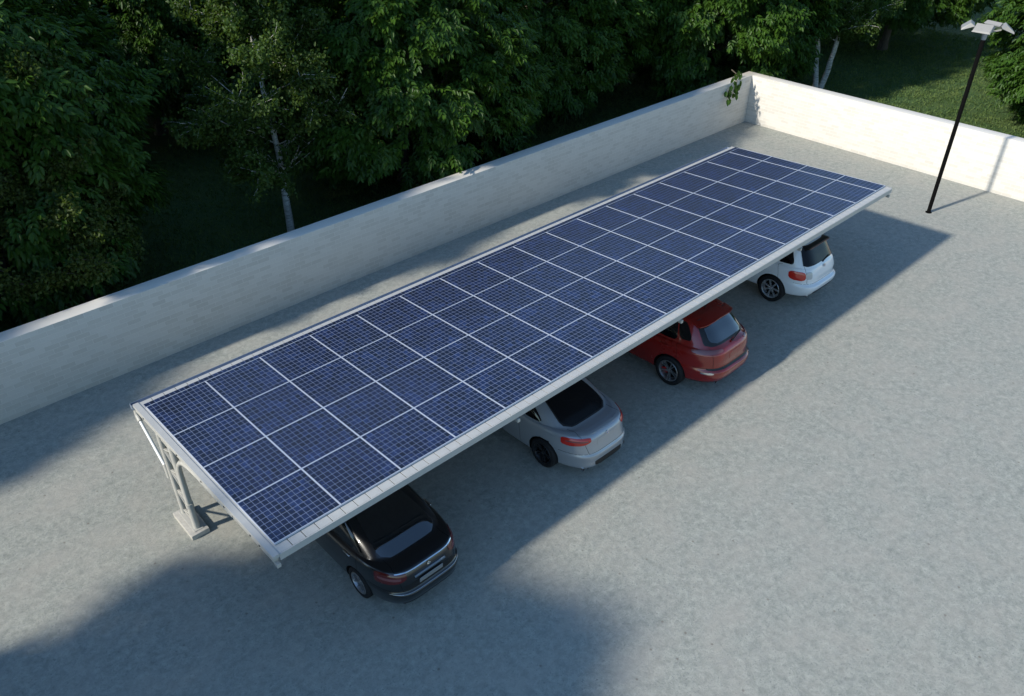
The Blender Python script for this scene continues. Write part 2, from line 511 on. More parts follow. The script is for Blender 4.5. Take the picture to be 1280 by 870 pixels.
FX = [-33.05, -27.20, -21.40, -15.62, -10.02]
CY1, CY2 = -6.60, -7.25
for i, fx in enumerate(FX):
    zt = lambda y: zr(y, -0.21)
    # beam with its front nose
    d = CMB()
    d.bar((fx, yB + 0.02, zr(yB, -0.175)), (fx, yF + 0.05, zr(yF, -0.175)), 0.10, 0.13, up=(0, 0, 1))
    bm_ = d.obj('beam', M['cream'], cp)
    d = CMB()
    d.bevbox((fx - 0.04, yF - 0.05, zr(yF, -0.33)), (fx + 0.04, yF + 0.06, zr(yF, -0.243)), 0.008)
    d.obj('beam_end_cap', M['cream'], cp)
    # bolts on the outer face
    d = CMB()
    for yy in (-6.0, -7.75, -8.9, -9.9, -10.95, -11.3):
        z_ = zr(yy, -0.135)
        d.tube([(fx - 0.075, yy, z_), (fx - 0.045, yy, z_)], 0.022, 8)
    d.obj('bolts', M['bolt'], cp)
    # columns
    for yc, r_ in ((CY1, 0.068), (CY2, 0.075)):
        d = CMB(); d.tube([(fx, yc, 0.12), (fx, yc, zr(yc, -0.235))], r_, 16); d.obj('column_tube', M['cream'], cp, smooth=True)
    # lattice
    d = CMB()
    zs = np.linspace(0.22, 2.42, 8)
    for k in range(7):
        a, b_ = (CY1, CY2) if k % 2 == 0 else (CY2, CY1)
        d.bar((fx, a, zs[k]), (fx, b_, zs[k+1]), 0.03, 0.045, up=(1, 0, 0))
    for zz in (0.22, 0.85, 1.48, 2.42):
        d.bar((fx + 0.001, CY1, zz), (fx + 0.001, CY2, zz), 0.028, 0.04)
    d.obj('lattice', M['cream'], cp)
    # curved brace rising from the front column tube to the beam
    d = CMB()
    P = [(-7.27, 0.86), (-7.285, 1.3), (-7.31, 1.7)]
    P += [(-7.36, 2.02), (-7.47, 2.22), (-7.64, 2.40), (-7.88, 2.54), (-8.2, 2.63), (-8.6, 2.685), (-9.2, zr(-9.2, -0.215)), (-10.2, zr(-10.2, -0.20))]
    d.tube([(fx - 0.012, y_, z_) for y_, z_ in P], 0.056, 14)
    d.obj('curved_brace', M['cream'], cp, smooth=True)
    d = CMB(); d.tube([(fx - 0.005, -7.262, 0.80), (fx - 0.005, -7.262, 0.92)], 0.088, 16); d.obj('tube_collar', M['cream'], cp, smooth=True)
    # concrete plinth
    d = CMB(); d.bevbox((fx - 0.22, -7.46, -0.02), (fx + 0.20, -6.44, 0.125), 0.012); d.obj('plinth', M['concrete'], cp, smooth=True)
    d = CMB(); d.bevbox((fx - 0.11, CY2 - 0.12, 0.126), (fx + 0.11, CY1 + 0.12, 0.140), 0.003); d.obj('base_plate', M['cream'], cp)
# downpipe at the near end and at the far end
for fx in (FX[0], FX[-1]):
    d = CMB()
    zz0 = zr(yB, -0.19)
    d.tube([(fx - 0.02, yB + 0.075, zz0), (fx - 0.03, yB + 0.075, zz0 - 0.12), (fx - 0.04, yB + 0.03, zz0 - 0.2), (fx - 0.05, -5.58, zz0 - 0.26)], 0.055, 12, 0)
    d.obj('gutter_outlet', M['cream'], cp, smooth=True)
    d = CMB(); d.tube([(fx - 0.05, -5.58, zz0 - 0.26), (fx - 0.05, -6.45, 1.52)], 0.036, 12); d.obj('downpipe', M['pipe'], cp, smooth=True)
    d = CMB(); d.tube([(fx - 0.05, -6.43, 1.56), (fx - 0.055, -6.50, 1.42), (fx - 0.055, -6.505, 1.22)], 0.047, 12); d.obj('pipe_bend', M['cream'], cp, smooth=True)

# ------------------------------------------------------------------ lamp
LP = (-3.88, -11.25, 0)
lamp = empty('floodlight_pole', LP, 'tall matt black pole carrying four white floodlights, beside the sunlit wall', 'street lamp')
d = MB(); d.tube([(0, 0, 0), (0, 0, 6.72)], 0.075, 20); d.obj('pole', M['black_paint'], lamp, smooth=True)
d = MB(); d.lathe([(0, 0.0), (0, 0.12), (0.02, 0.12), (0.03, 0.075), (0.03, 0)], 24, 'z'); d.obj('base_flange', M['black_paint'], lamp, smooth=True)
d = MB(); d.tube([(0, 0, 6.70), (0, 0, 6.98)], [0.075, 0.10], 16); d.obj('pole_head', M['under'], lamp, smooth=True)
rv = Vector((.731, -.682, 0)); fv = Vector((.682, .731, 0))
for (a, b_, yaw, tilt) in ((-0.56, 0.26, 160, 22), (-0.26, -0.26, 262, 20), (0.36, 0.22, 62, 24), (0.60, -0.22, -22, 20)):
    p = rv*a + fv*b_
    root = Vector((0, 0, 6.93)); tip = Vector((p.x*0.72, p.y*0.72, 7.08))
    d = MB(); d.bar(root, tip, 0.06, 0.05); d.obj('arm', M['lamp_white'], lamp)
    hd = MB()
    # housing: tapered box, rear deeper than nose
    W_, D_, H_ = 0.31, 0.22, 0.085
    vsx = [(-W_, -D_, 0), (W_, -D_, 0), (W_, D_, 0), (-W_, D_, 0), (-W_*.9, -D_*.86, H_*.6), (W_*.9, -D_*.86, H_*.6), (W_*.9, D_*.55, H_*1.7), (-W_*.9, D_*.55, H_*1.7)]
    hd.add(vsx, [(0,3,2,1),(4,5,6,7),(0,1,5,4),(1,2,6,5),(2,3,7,6),(3,0,4,7)])
    ho = hd.obj('floodlight_head', M['lamp_white'], lamp)
    ho.location = (p.x, p.y, 7.10)
    dirv = math.atan2(p.y, p.x)
    ho.rotation_euler = (R(tilt), 0, dirv - math.pi/2 + math.pi)
    ln = MB(); ln.box((-W_*.88, -D_*.85, -0.012), (W_*.88, D_*.85, -0.002)); ln.obj('lens', M['lamp_lens'], ho)

# ------------------------------------------------------------------ cars
def interp_levels(K, v):
    """Catmull-Rom through rows of K at float positions v"""
    n = len(K); v = np.clip(v, 0, n-1)
    i = np.minimum(v.astype(int), n-2); t = (v-i)[:, None]
    g_ = lambda j: K[np.clip(j, 0, n-1)]
    p0, p1, p2, p3 = g_(i-1), g_(i), g_(i+1), g_(i+2)
    tn = 0.36
    m1 = tn*(p2-p0); m2 = tn*(p3-p1)
    h00 = 2*t**3-3*t**2+1; h10 = t**3-2*t**2+t; h01 = -2*t**3+3*t**2; h11 = t**3-t**2
    return h00*p1+h10*m1+h01*p2+h11*m2

class Car:
    # level columns: z_rear, z_mid, z_front, half width, y_rear, y_front, exponent
    def __init__(s, levels, tr=0.10, tf=0.16):
        s.K = np.array(levels, float); s.tr = tr; s.tf = tf
    def ab(s, q):
        q = np.mod(q, 4)
        a = np.where(q < 1, -1+2*q, np.where(q < 2, 1, np.where(q < 3, 1-2*(q-2), -1)))
        b = np.where(q < 1, -1, np.where(q < 2, -1+2*(q-1), np.where(q < 3, 1, 1-2*(q-3))))
        return a, b
    def S(s, v, q):
        v = np.asarray(v, float).ravel(); q = np.asarray(q, float).ravel()
        a, b = s.ab(q)
        P = interp_levels(s.K, v)
        zr_, zm, zf, w_, yr, yf, n = P.T
        k = (np.abs(a)**n + np.abs(b)**n)**(-1/n)
        A = a*k; B = b*k
        Br = np.maximum(0, -B); Bf = np.maximum(0, B)
        x_ = w_*A*(1-s.tr*Br**4-s.tf*Bf**4)
        y_ = (yr+yf)/2 + B*(yf-yr)/2
        z_ = zm + (zr_-zm)*Br**1.6 + (zf-zm)*Bf**1.6
        return np.stack([x_, y_, z_], 1)
    def Nrm(s, v, q):
        e = 0.02
        dv = s.S(np.clip(np.asarray(v)+e, 0, len(s.K)-1), q)-s.S(np.clip(np.asarray(v)-e, 0, None), q)
        dq = s.S(v, np.asarray(q)+e)-s.S(v, np.asarray(q)-e)
        n = np.cross(dq, dv); n /= np.linalg.norm(n, axis=1, keepdims=True)+1e-9
        return n
    def body(s, mat, wheels, rw):
        nq = 128; nv = 5*(len(s.K)-1)+1
        V = np.linspace(0, len(s.K)-1, nv); Q = np.arange(nq)*4/nq
        vv, qq = np.meshgrid(V, Q, indexing='ij')
        P = s.S(vv, qq)
        f = []
        for i in range(nv-1):
            for j in range(nq):
                j2 = (j+1) % nq
                f.append((i*nq+j, i*nq+j2, (i+1)*nq+j2, (i+1)*nq+j))
        f.append(tuple(range(nq))[::-1]); f.append(tuple((nv-1)*nq+j for j in range(nq)))
        me = bpy.data.meshes.new('body'); me.from_pydata(P.tolist(), [], f)
        me.materials.append(mat); me.materials.append(M['arch'])
        fix_normals(me)
        o = bpy.data.objects.new('body', me); COL.objects.link(o)
        cutters = []
        for (wx, wy, wz) in wheels:
            mb = MB(); sx = 1 if wx > 0 else -1
            mb.lathe([(sx*0.55, 0.0001), (sx*0.55, rw+0.035), (sx*1.25, rw+0.035), (sx*1.25, 0.0001)], 48, 'x', (0, wy, wz+0.015), 0)
            co = mb.obj('cutter', [M['arch']]); cutters.append(co)
            md = o.modifiers.new('b', 'BOOLEAN'); md.operation = 'DIFFERENCE'; md.object = co; md.solver = 'EXACT'
        bpy.context.view_layer.update()
        dg = bpy.context.evaluated_depsgraph_get()
        me2 = bpy.data.meshes.new_from_object(o.evaluated_get(dg))
        o.modifiers.clear(); o.data = me2; bpy.data.meshes.remove(me)
        for co in cutters:
            m_ = co.data; bpy.data.objects.remove(co); bpy.data.meshes.remove(m_)
        me2.materials.clear(); me2.materials.append(mat); me2.materials.append(M['arch'])
        for p in me2.polygons:
            c = p.center; mi = 0
            for (wx, wy, wz) in wheels:
                if wx*c.x > 0 and abs(c.x) > 0.5:
                    r_ = math.hypot(c.y-wy, c.z-wz-0.015)
                    if r_ < rw+0.0355: mi = 1
            p.material_index = mi
        shade(me2, 34)
        return o
    def patch(s, name, mat, v0, v1, q0, q1, parent, off=0.006, nv=14, nq=18, rnd=0.16, skewL=None, skewR=None, vb=None, vt=None, smooth=True):
        """raised piece following the body: v0..v1, q0..q1 with rounded corners; skew shifts q ends by height; vb/vt bend lower/upper edge along q"""
        bs = np.linspace(0, 1, nv); as_ = np.linspace(0, 1, nq)
        B, A = np.meshgrid(bs, as_, indexing='ij')
        # rounding: pull in the ends
        t = np.minimum(B, 1-B)
        r_ = rnd
        ins = np.where(t < r_, r_*(1-np.sqrt(np.clip(1-((r_-t)/r_)**2, 0, 1))), 0)*0.7 if r_ > 0 else 0*B
        A2 = ins + A*(1-2*ins)
        ql = q0 + (skewL(B) if skewL else 0); qr = q1 + (skewR(B) if skewR else 0)
        Qg = ql + (qr-ql)*A2
        lo = v0 + (vb(A2) if vb else 0); hi = v1 + (vt(A2) if vt else 0)
        Vg = lo + (hi-lo)*B
        p = s.S(Vg, Qg); n = s.Nrm(Vg.ravel(), Qg.ravel())
        top = p + n*off; bot = p - n*0.012
        k = nv*nq
        f = []
        for i in range(nv-1):
            for j in range(nq-1):
                f.append((i*nq+j, i*nq+j+1, (i+1)*nq+j+1, (i+1)*nq+j))
        ring = [j for j in range(nq)] + [i*nq+nq-1 for i in range(1, nv)] + [(nv-1)*nq+j for j in range(nq-2, -1, -1)] + [i*nq for i in range(nv-2, 0, -1)]
        m_ = len(ring)
        for a in range(m_):
            b = (a+1) % m_
            f.append((ring[b], ring[a], k+ring[a], k+ring[b]))
        me = bpy.data.meshes.new(name); me.from_pydata(np.vstack([top, bot]).tolist(), [], f)
        me.materials.append(mat)
        bm = bmesh.new(); bm.from_mesh(me)
        for fc in bm.faces: fc.smooth = smooth
        for e in bm.edges:
            if len(e.link_faces) == 2 and e.calc_face_angle(0) > R(50): e.smooth = False
        bmesh.ops.delete(bm, geom=[v for v in bm.verts if not v.link_faces], context='VERTS')
        bm.to_mesh(me); bm.free()
        o = bpy.data.objects.new(name, me); return link(o, parent)
    def strip(s, mb, path, width=0.006, off=0.0015, mi=0):
        """thin ribbon along a list of (v,q) points"""
        pts = []
        for a, b in zip(path[:-1], path[1:]):
            for t in np.linspace(0, 1, 12, endpoint=False): pts.append((a[0]+(b[0]-a[0])*t, a[1]+(b[1]-a[1])*t))
        pts.append(path[-1]); pts = np.array(pts)
        p = s.S(pts[:, 0], pts[:, 1]); n = s.Nrm(pts[:, 0], pts[:, 1])
        T = np.gradient(p, axis=0); T /= np.linalg.norm(T, axis=1, keepdims=True)+1e-9
        sd = np.cross(T, n); sd /= np.linalg.norm(sd, axis=1, keepdims=True)+1e-9
        a = p+n*off+sd*width/2; b = p+n*off-sd*width/2
        k = len(p)
        mb.add(np.vstack([a, b]), [(i, i+1, k+i+1, k+i) for i in range(k-1)], mi)

def wheel_meshes(rw, width, style):
    """tyre and rim meshes, axis along x, outer face at -x; returns list of (name, mesh)"""
    t = MB(); hw = width/2; ri = rw*0.70
    prof = [(-hw*.80, ri), (-hw*.98, ri+0.02), (-hw, (ri+rw)/2), (-hw*.93, rw-0.02), (-hw*.78, rw-0.004), (-hw*.45, rw), (-hw*.43, rw-.008), (-hw*.38, rw-.008), (-hw*.36, rw), (0, rw),
            (hw*.36, rw), (hw*.38, rw-.008), (hw*.43, rw-.008), (hw*.45, rw), (hw*.78, rw-0.004), (hw*.93, rw-0.02), (hw, (ri+rw)/2), (hw*.98, ri+0.02), (hw*.80, ri)]
    t.lathe(prof, 56, 'x', closed=True)
    r = MB()
    # barrel and lip
    r.lathe([(-hw*.86, ri+.004), (-hw*.93, ri-.002), (-hw*.93, ri-.016), (-hw*.80, ri-.022), (-hw*.1, ri-.045), (hw*.7, ri-.03), (hw*.8, ri+.002)], 56, 'x', mi=0)
    # back disc
    r.lathe([(-hw*.05, 0.0001), (-hw*.05, ri-.05)], 40, 'x', mi=1)
    # spokes
    ns, sw, dbl = {'ten': (10, 0.021, False), 'five': (5, 0.075, False), 'double': (5, 0.028, True), 'seven': (7, 0.05, False)}[style]
    for k in range(ns):
        angs = [2*math.pi*k/ns]
        if dbl: angs = [angs[0]-0.17, angs[0]+0.17]
        for a in angs:
            ca, sa = math.cos(a), math.sin(a)
            vs_ = []
            for (rad, wd, xo) in ((0.045, sw*.9, -hw*.62), (ri*.5, sw*.85, -hw*.72), (ri-.014, sw*1.15, -hw*.84)):
                for (dw, dx) in ((-wd/2, 0.03), (-wd*.36, -0.002), (wd*.36, -0.002), (wd/2, 0.03)):
                    vs_.append((xo+dx, rad*ca-dw*sa, rad*sa+dw*ca))
            r.add(vs_, [(i*4+j, i*4+(j+1) % 4, i*4+4+(j+1) % 4, i*4+4+j) for i in range(2) for j in range(4)] , 0)
    r.lathe([(-hw*.74, 0.0001), (-hw*.74, 0.026), (-hw*.70, 0.034), (-hw*.60, 0.062), (-hw*.40, 0.066)], 24, 'x', mi=0)
    for k in range(5):
        a = 2*math.pi*(k+.5)/5
        r.tube([(-hw*.60-.012, .047*math.cos(a), .047*math.sin(a)), (-hw*.55, .047*math.cos(a), .047*math.sin(a))], .007, 6, 1)
    return t, r

def make_car(name, label, loc, rotz, spec, size=1.0):
    root = empty(name, loc, label, 'car', None, rotz)
    root.scale = (size,)*3
    sc = spec
    car = Car(sc['levels'], sc.get('tr', .10), sc.get('tf', .16))
    rw = sc['rw']; tx = sc['track']; yr, yf = sc['axles']
    wheels = [(-tx, yr, rw), (tx, yr, rw), (-tx, yf, rw), (tx, yf, rw)]
    body = car.body(sc['paint'], wheels, rw); body.parent = root
    # seams (door lines, boot lid, bumper line) belong to the body's surface
    sm = MB()
    for pth in sc['seams']:
        car.strip(sm, pth, 0.007)
        # mirrored on the right side: q -> 1-q (rear) / side 3..4 -> 5-q
        if sc.get('mirror_seams', True): car.strip(sm, [(v, (1-q) % 4) for v, q in pth], 0.007)
    bodyme = body.data
    bodyme.materials.append(M['seam'])
    bm = bmesh.new(); bm.from_mesh(bodyme)
    nv_ = [bm.verts.new(p) for p in sm.v]
    for f in sm.f:
        try: fc = bm.faces.new([nv_[i] for i in f]); fc.material_index = 2; fc.smooth = True
        except ValueError: pass
    bm.to_mesh(bodyme); bm.free()
    # wheels
    tme, rme = wheel_meshes(rw, 0.225, sc['wheel'])
    tme = tme.mesh('tyre', [M['tyre']], True, 40); rme = rme.mesh('rim', [sc['rim'], M['arch']], True, 30)
    for (wx, wy, wz) in wheels:
        wo = bpy.data.objects.new('wheel', None); wo.empty_display_size = .1; link(wo, root)
        wo.location = (wx, wy, wz); wo.rotation_euler = (0.4*wy, 0, 0 if wx < 0 else math.pi)
        link(bpy.data.objects.new('tyre', tme), wo); link(bpy.data.objects.new('rim', rme), wo)
        if sc.get('caliper'):
            cb = MB(); cb.bevbox((-0.055, 0.08, -0.06), (-0.012, 0.19, 0.07), .008); cb.obj('brake_caliper', M['caliper'], wo)
    for args in sc['patches']:
        nm, mt, v0, v1, q0, q1, kw = args
        kw = dict(kw); both = kw.pop('both', False)
        car.patch(nm, M[mt] if isinstance(mt, str) else mt, v0, v1, q0, q1, root, **kw)
        if both:
            k2 = dict(kw)
            sl, sr = kw.get('skewL'), kw.get('skewR')
            k2['skewL'] = (lambda f: (lambda B: -f(B)))(sr) if sr else None
            k2['skewR'] = (lambda f: (lambda B: -f(B)))(sl) if sl else None
            for kk in ('vb', 'vt'):
                if kw.get(kk): k2[kk] = (lambda f: (lambda A: f(1-A)))(kw[kk])
            car.patch(nm, M[mt] if isinstance(mt, str) else mt, v0, v1, 1-q1, 1-q0, root, **k2)
    # mirrors
    my, mz, mw = sc['mirror']
    for s_ in (-1, 1):
        d = MB()
        d.bevbox((-0.10, -0.045, -0.06), (0.10, 0.06, 0.07), 0.03)
        o = d.obj('side_mirror', [sc['paint']], root, smooth=True, angle=60); o.location = (s_*(mw+0.09), my, mz)
        g_ = MB(); g_.box((-0.08, -0.052, -0.045), (0.08, -0.046, 0.055)); g_.obj('mirror_glass', M['glass'], o)
        g_ = MB(); g_.bar((s_*-0.05, 0.0, -0.02), (s_*-0.18, 0.03, -0.07), 0.04, 0.03); g_.obj('mirror_arm', M['black_trim'], o)
    # door handles
    for s_ in (-1, 1):
        for (vq, qq) in sc['handles']:
            q_ = qq if s_ < 0 else (1-qq) % 4
            p = car.S([vq], [q_])[0]
            d = MB(); d.bevbox((-0.016, -0.10, -0.014), (0.016, 0.10, 0.014), 0.008)
            o = d.obj('door_handle', [sc.get('handle_mat', sc['paint'])], root, smooth=True, angle=60); o.location = (p[0]+s_*0.012, p[1], p[2])
    # exhausts
    for ex in sc.get('exhaust', []):
        d = MB(); d.lathe([(0, .03), (0, .038), (.14, .038), (.14, 0.0)], 16, 'z')
        o = d.obj('exhaust_pipe', M['chrome'], root, smooth=True); o.location = ex; o.rotation_euler = (R(-90), 0, 0)
    if 'extra' in sc: sc['extra'](root, car)
    return root

def number_plate(root, y, z, tilt, w_=0.50, h_=0.105, mat='plate'):
    d = MB(); d.bevbox((-w_/2, -0.008, -h_/2), (w_/2, 0.008, h_/2), 0.004)
    o = d.obj('number_plate', M[mat], root); o.location = (0, y, z); o.rotation_euler = (R(tilt), 0, 0)
    return o
def badge(root, y, z, tilt, r=0.038, mats=('chrome', 'badge_blue')):
    d = MB(); d.lathe([(-.004, 0.0001), (-.004, r), (.004, r), (.006, r*.9), (.005, r*.7), (.005, 0.0001)], 24, 'z', mi=0)
    o = d.obj('badge', M[mats[0]], root, smooth=True); o.location = (0, y, z); o.rotation_euler = (R(90+tilt), 0, 0)
    if mats[1]:
        d = MB()
        for a0 in (0, math.pi):
            ps = [(0, 0, .007)] + [(r*.66*math.cos(a0+t), r*.66*math.sin(a0+t), .007) for t in np.linspace(0, math.pi/2, 7)]
            d.add(ps, [(0, i, i+1) for i in range(1, 7)])
        d.obj('badge_quarters', M[mats[1]], o)

def wiper(root, a, b_):
    d = MB(); d.bar(a, b_, 0.02, 0.014); d.tube([a, (a[0], a[1]+.02, a[2]-.02)], 0.022, 8)
    d.obj('rear_wiper', M['black_trim'], root)

# ---- saloon (black)
saloon = [
 # zr    zm    zf    w     yr     yf    n
 (0.23, 0.20, 0.22, 0.30, -1.40, 1.40, 4.0),
 (0.24, 0.20, 0.22, 0.80, -2.12, 2.20, 4.5),
 (0.30, 0.23, 0.27, 0.895, -2.29, 2.33, 5.0),
 (0.44, 0.36, 0.42, 0.915, -2.37, 2.40, 5.0),
 (0.58, 0.52, 0.55, 0.925, -2.38, 2.40, 5.0),
 (0.64, 0.62, 0.60, 0.925, -2.32, 2.37, 5.0),
 (0.80, 0.76, 0.68, 0.920, -2.29, 2.33, 5.0),
 (0.94, 0.86, 0.74, 0.905, -2.25, 2.26, 5.0),
 (1.005, 0.925, 0.79, 0.870, -2.20, 2.12, 5.0),
 (1.015, 0.945, 0.84, 0.82, -2.02, 1.80, 5.0),
 (1.020, 0.955, 0.94, 0.820, -1.80, 1.02, 5.4),
 (1.18, 1.15, 1.14, 0.765, -1.28, 0.62, 5.4),
 (1.32, 1.33, 1.31, 0.680, -0.92, 0.22, 5.0),
 (1.385, 1.41, 1.385, 0.585, -0.74, 0.00, 4.4),
 (1.41, 1.445, 1.41, 0.480, -0.58, -0.10, 4.0),
 (1.43, 1.455, 1.43, 0.20, -0.42, -0.28, 3.0)]
# roof ridge must stay inside the loop below it
saloon = [list(r) for r in saloon]
for i, (a, b_) in zip((12, 13, 14, 15), ((-0.95, 0.40), (-0.80, 0.22), (-0.62, 0.08), (-0.35, -0.15))):
    saloon[i][4] = a; saloon[i][5] = b_
saloon[11][4] = -1.42; saloon[11][5] = 0.72
side = lambda y0, y1: (3+(1-y1)/2, 3+(1-y0)/2)
def lin(k): return lambda B: k*B
glass_saloon = [
 ('rear_window', 'glass_bright', 10.02, 12.75, 0.07, 0.93, dict(rnd=0.2, nq=24)),
 ('windscreen', 'glass', 10.12, 12.75, 2.07, 2.93, dict(rnd=0.2, nq=24)),
 ('side_window', 'glass', 10.2, 12.55, 3.10, 3.46, dict(both=True, rnd=0.12)),
 ('side_window', 'glass', 10.2, 12.55, 3.485, 3.80, dict(both=True, rnd=0.12)),
 ('side_window', 'glass', 10.25, 12.3, 3.815, 3.895, dict(both=True, rnd=0.3, skewR=lin(-0.02))),
]
def extra_black(root, car):
    number_plate(root, -2.318, 0.735, 8)
    d = MB(); d.bevbox((-0.33, -0.012, -0.02), (0.33, 0.02, 0.02), 0.006); o = d.obj('boot_handle_trim', M['chrome'], root); o.location = (0, -2.295, 0.865)
    d = MB(); d.tube([(-.035, 0, 0), (0, 0, .035), (.035, 0, 0), (0, 0, -.012), (-.035, 0, 0)], .005, 6); o = d.obj('badge', M['chrome'], root); o.location = (0, -2.268, 0.945)
black = dict(levels=saloon, rw=0.320, track=0.80, axles=(-1.33, 1.42), paint=M['paint_black'], wheel='ten', rim=M['rim_grey'],
    mirror=(0.78, 0.98, 0.86), handles=[(7.2, 3.42), (7.2, 3.74)], handle_mat=M['chrome'],
    seams=[[(2.2, 3.48), (10.0, 3.475)], [(2.2, 3.13), (10.0, 3.12)], [(5.2, 3.80), (10.0, 3.80)], [(8.2, 0.10), (10.0, 0.10)], [(5.0, 0.16), (8.2, 0.10)], [(5.0, 0.0), (5.0, 0.5)], [(5.0, 3.86), (5.0, 4.0)]],
    patches=glass_saloon + [
     ('tail_light', 'red_lens', 5.75, 7.8, 3.925, 4.22, dict(both=True, rnd=0.25, off=0.012, nq=22, vb=lambda A: 0.7*A, vt=lambda A: -0.15*A)),
     ('tail_light_strip', 'red_clear', 6.5, 6.85, 3.95, 4.16, dict(both=True, off=0.016, rnd=0.3)),
     ('boot_trim', 'chrome', 7.62, 7.82, 0.10, 0.90, dict(off=0.014, rnd=0.2, nq=26)),
     ('bumper_trim', 'rim_grey', 4.3, 4.42, 0.02, 0.98, dict(off=0.012, rnd=0.2, nq=30)),
     ('bumper_insert', 'black_trim', 5.0, 5.7, 0.18, 0.82, dict(off=0.004, rnd=0.2)),
     ('diffuser', 'black_trim', 1.6, 2.6, 0.14, 0.86, dict(off=0.006, rnd=0.2)),
     ('headlight', 'clear_lens', 6.2, 7.8, 1.93, 2.24, dict(both=True, off=0.01, rnd=0.25)),
     ('window_trim', 'rim_dark', 9.98, 10.10, 3.10, 3.88, dict(both=True, off=0.008, nv=4, rnd=0)),
     ('grille', 'black_trim', 5.5, 7.2, 2.34, 2.66, dict(off=0.012)),
    ], exhaust=[(-0.52, -2.22, 0.29), (0.52, -2.22, 0.29)], extra=extra_black)

# ---- silver coupe
coupe = [list(r) for r in saloon]
for i in range(len(coupe)):
    coupe[i][6] -= 0.4
coupe[3][4] = -2.30; coupe[4][4] = -2.31; coupe[5][4] = -2.27; coupe[6][4] = -2.23; coupe[7][4] = -2.21; coupe[8][4] = -2.14; coupe[9][4] = -1.98
coupe[8][0] = 1.01; coupe[9][0] = 1.02; coupe[10][0] = 1.0
coupe[10][4] = -1.72; coupe[11][4] = -1.36; coupe[12][4] = -1.0; coupe[13][4] = -.84; coupe[14][4] = -.62
for i in (10, 11, 12, 13, 14, 15):
    coupe[i][3] *= 1.03; coupe[i][0] -= 0.02*(i-9)/3; coupe[i][1] -= 0.05*(i-9)/5
def extra_silver(root, car):
    badge(root, -2.222, 0.93, -12)
    for s_ in (-.18, .18):
        pass
silver = dict(levels=coupe, rw=0.335, track=0.80, axles=(-1.33, 1.40), paint=M['paint_silver'], wheel='double', rim=M['rim_dark'], tr=.13,
    mirror=(0.62, 0.98, 0.84), handles=[(7.2, 3.60)],
    seams=[[(2.2, 3.66), (10.0, 3.655)], [(2.2, 3.20), (10.0, 3.19)], [(8.2, 0.10), (9.9, 0.10)], [(5.0, 0.19), (8.2, 0.10)], [(5.0, -0.10), (5.0, 0.5)]],
    patches=[
     ('window_surround', 'black_trim', 9.98, 12.9, 0.06, 0.94, dict(rnd=0.2, nq=24, off=0.004)),
     ('rear_window', 'glass_dull', 10.10, 12.75, 0.085, 0.915, dict(rnd=0.2, nq=24, off=0.008)),
     ('windscreen', 'glass', 10.12, 12.75, 2.07, 2.93, dict(rnd=0.2, nq=24)),
     ('side_window', 'glass', 10.2, 12.55, 3.10, 3.60, dict(both=True, rnd=0.12)),
     ('side_window', 'glass', 10.2, 12.45, 3.62, 3.86, dict(both=True, rnd=0.3, skewR=lin(-0.05))),
     ('tail_light', 'red_bright', 6.15, 7.55, 3.925, 4.225, dict(both=True, rnd=0.25, off=0.012, nq=22, vb=lambda A: 0.5*A*A)),
     ('tail_light_lens', 'red_clear', 6.75, 6.95, 3.96, 4.19, dict(both=True, off=0.016, rnd=0.3)),
     ('diffuser', 'black_trim', 2.2, 3.1, 0.26, 0.74, dict(off=0.004, rnd=0.25)),
     ('plate_recess', M['paint_silver'], 5.6, 6.7, 0.32, 0.68, dict(off=0.004, rnd=0.2)),
     ('headlight', 'clear_lens', 6.2, 7.8, 1.93, 2.24, dict(both=True, off=0.01, rnd=0.25)),
     ('grille', 'black_trim', 5.5, 7.2, 2.34, 2.66, dict(off=0.012)),
     ('spoiler_lip', M['paint_silver'], 8.0, 8.5, 0.12, 0.88, dict(off=0.022, rnd=0.3, nq=26)),
    ], exhaust=[(-0.60, -2.18, 0.27), (-0.51, -2.20, 0.27), (0.51, -2.20, 0.27), (0.60, -2.18, 0.27)], extra=extra_silver)

# ---- red hatchback
hatch = [
 (0.27, 0.24, 0.26, 0.30, -1.3, 1.3, 4.0),
 (0.28, 0.24, 0.26, 0.80, -1.98, 2.10, 4.0),
 (0.34, 0.27, 0.31, 0.90, -2.12, 2.22, 4.4),
 (0.46, 0.40, 0.45, 0.925, -2.20, 2.28, 4.4),
 (0.60, 0.56, 0.58, 0.935, -2.21, 2.28, 4.4),
 (0.68, 0.66, 0.64, 0.935, -2.13, 2.25, 4.4),
 (0.84, 0.80, 0.74, 0.930, -2.13, 2.20, 4.4),
 (0.98, 0.92, 0.82, 0.915, -2.11, 2.13, 4.4),
 (1.05, 0.98, 0.88, 0.880, -2.06, 2.00, 4.4),
 (1.08, 1.00, 0.93, 0.845, -2.01, 1.70, 4.4),
 (1.12, 1.02, 1.02, 0.815, -1.95, 1.10, 4.4),
 (1.28, 1.23, 1.22, 0.745, -1.78, 0.74, 4.4),
 (1.42, 1.42, 1.40, 0.665, -1.60, 0.44, 4.4),
 (1.50, 1.50, 1.48, 0.60, -1.50, 0.28, 4.2),
 (1.535, 1.55, 1.52, 0.48, -1.30, 0.12, 4.0),
 (1.555, 1.575, 1.55, 0.20, -0.80, -0.25, 3.0)]
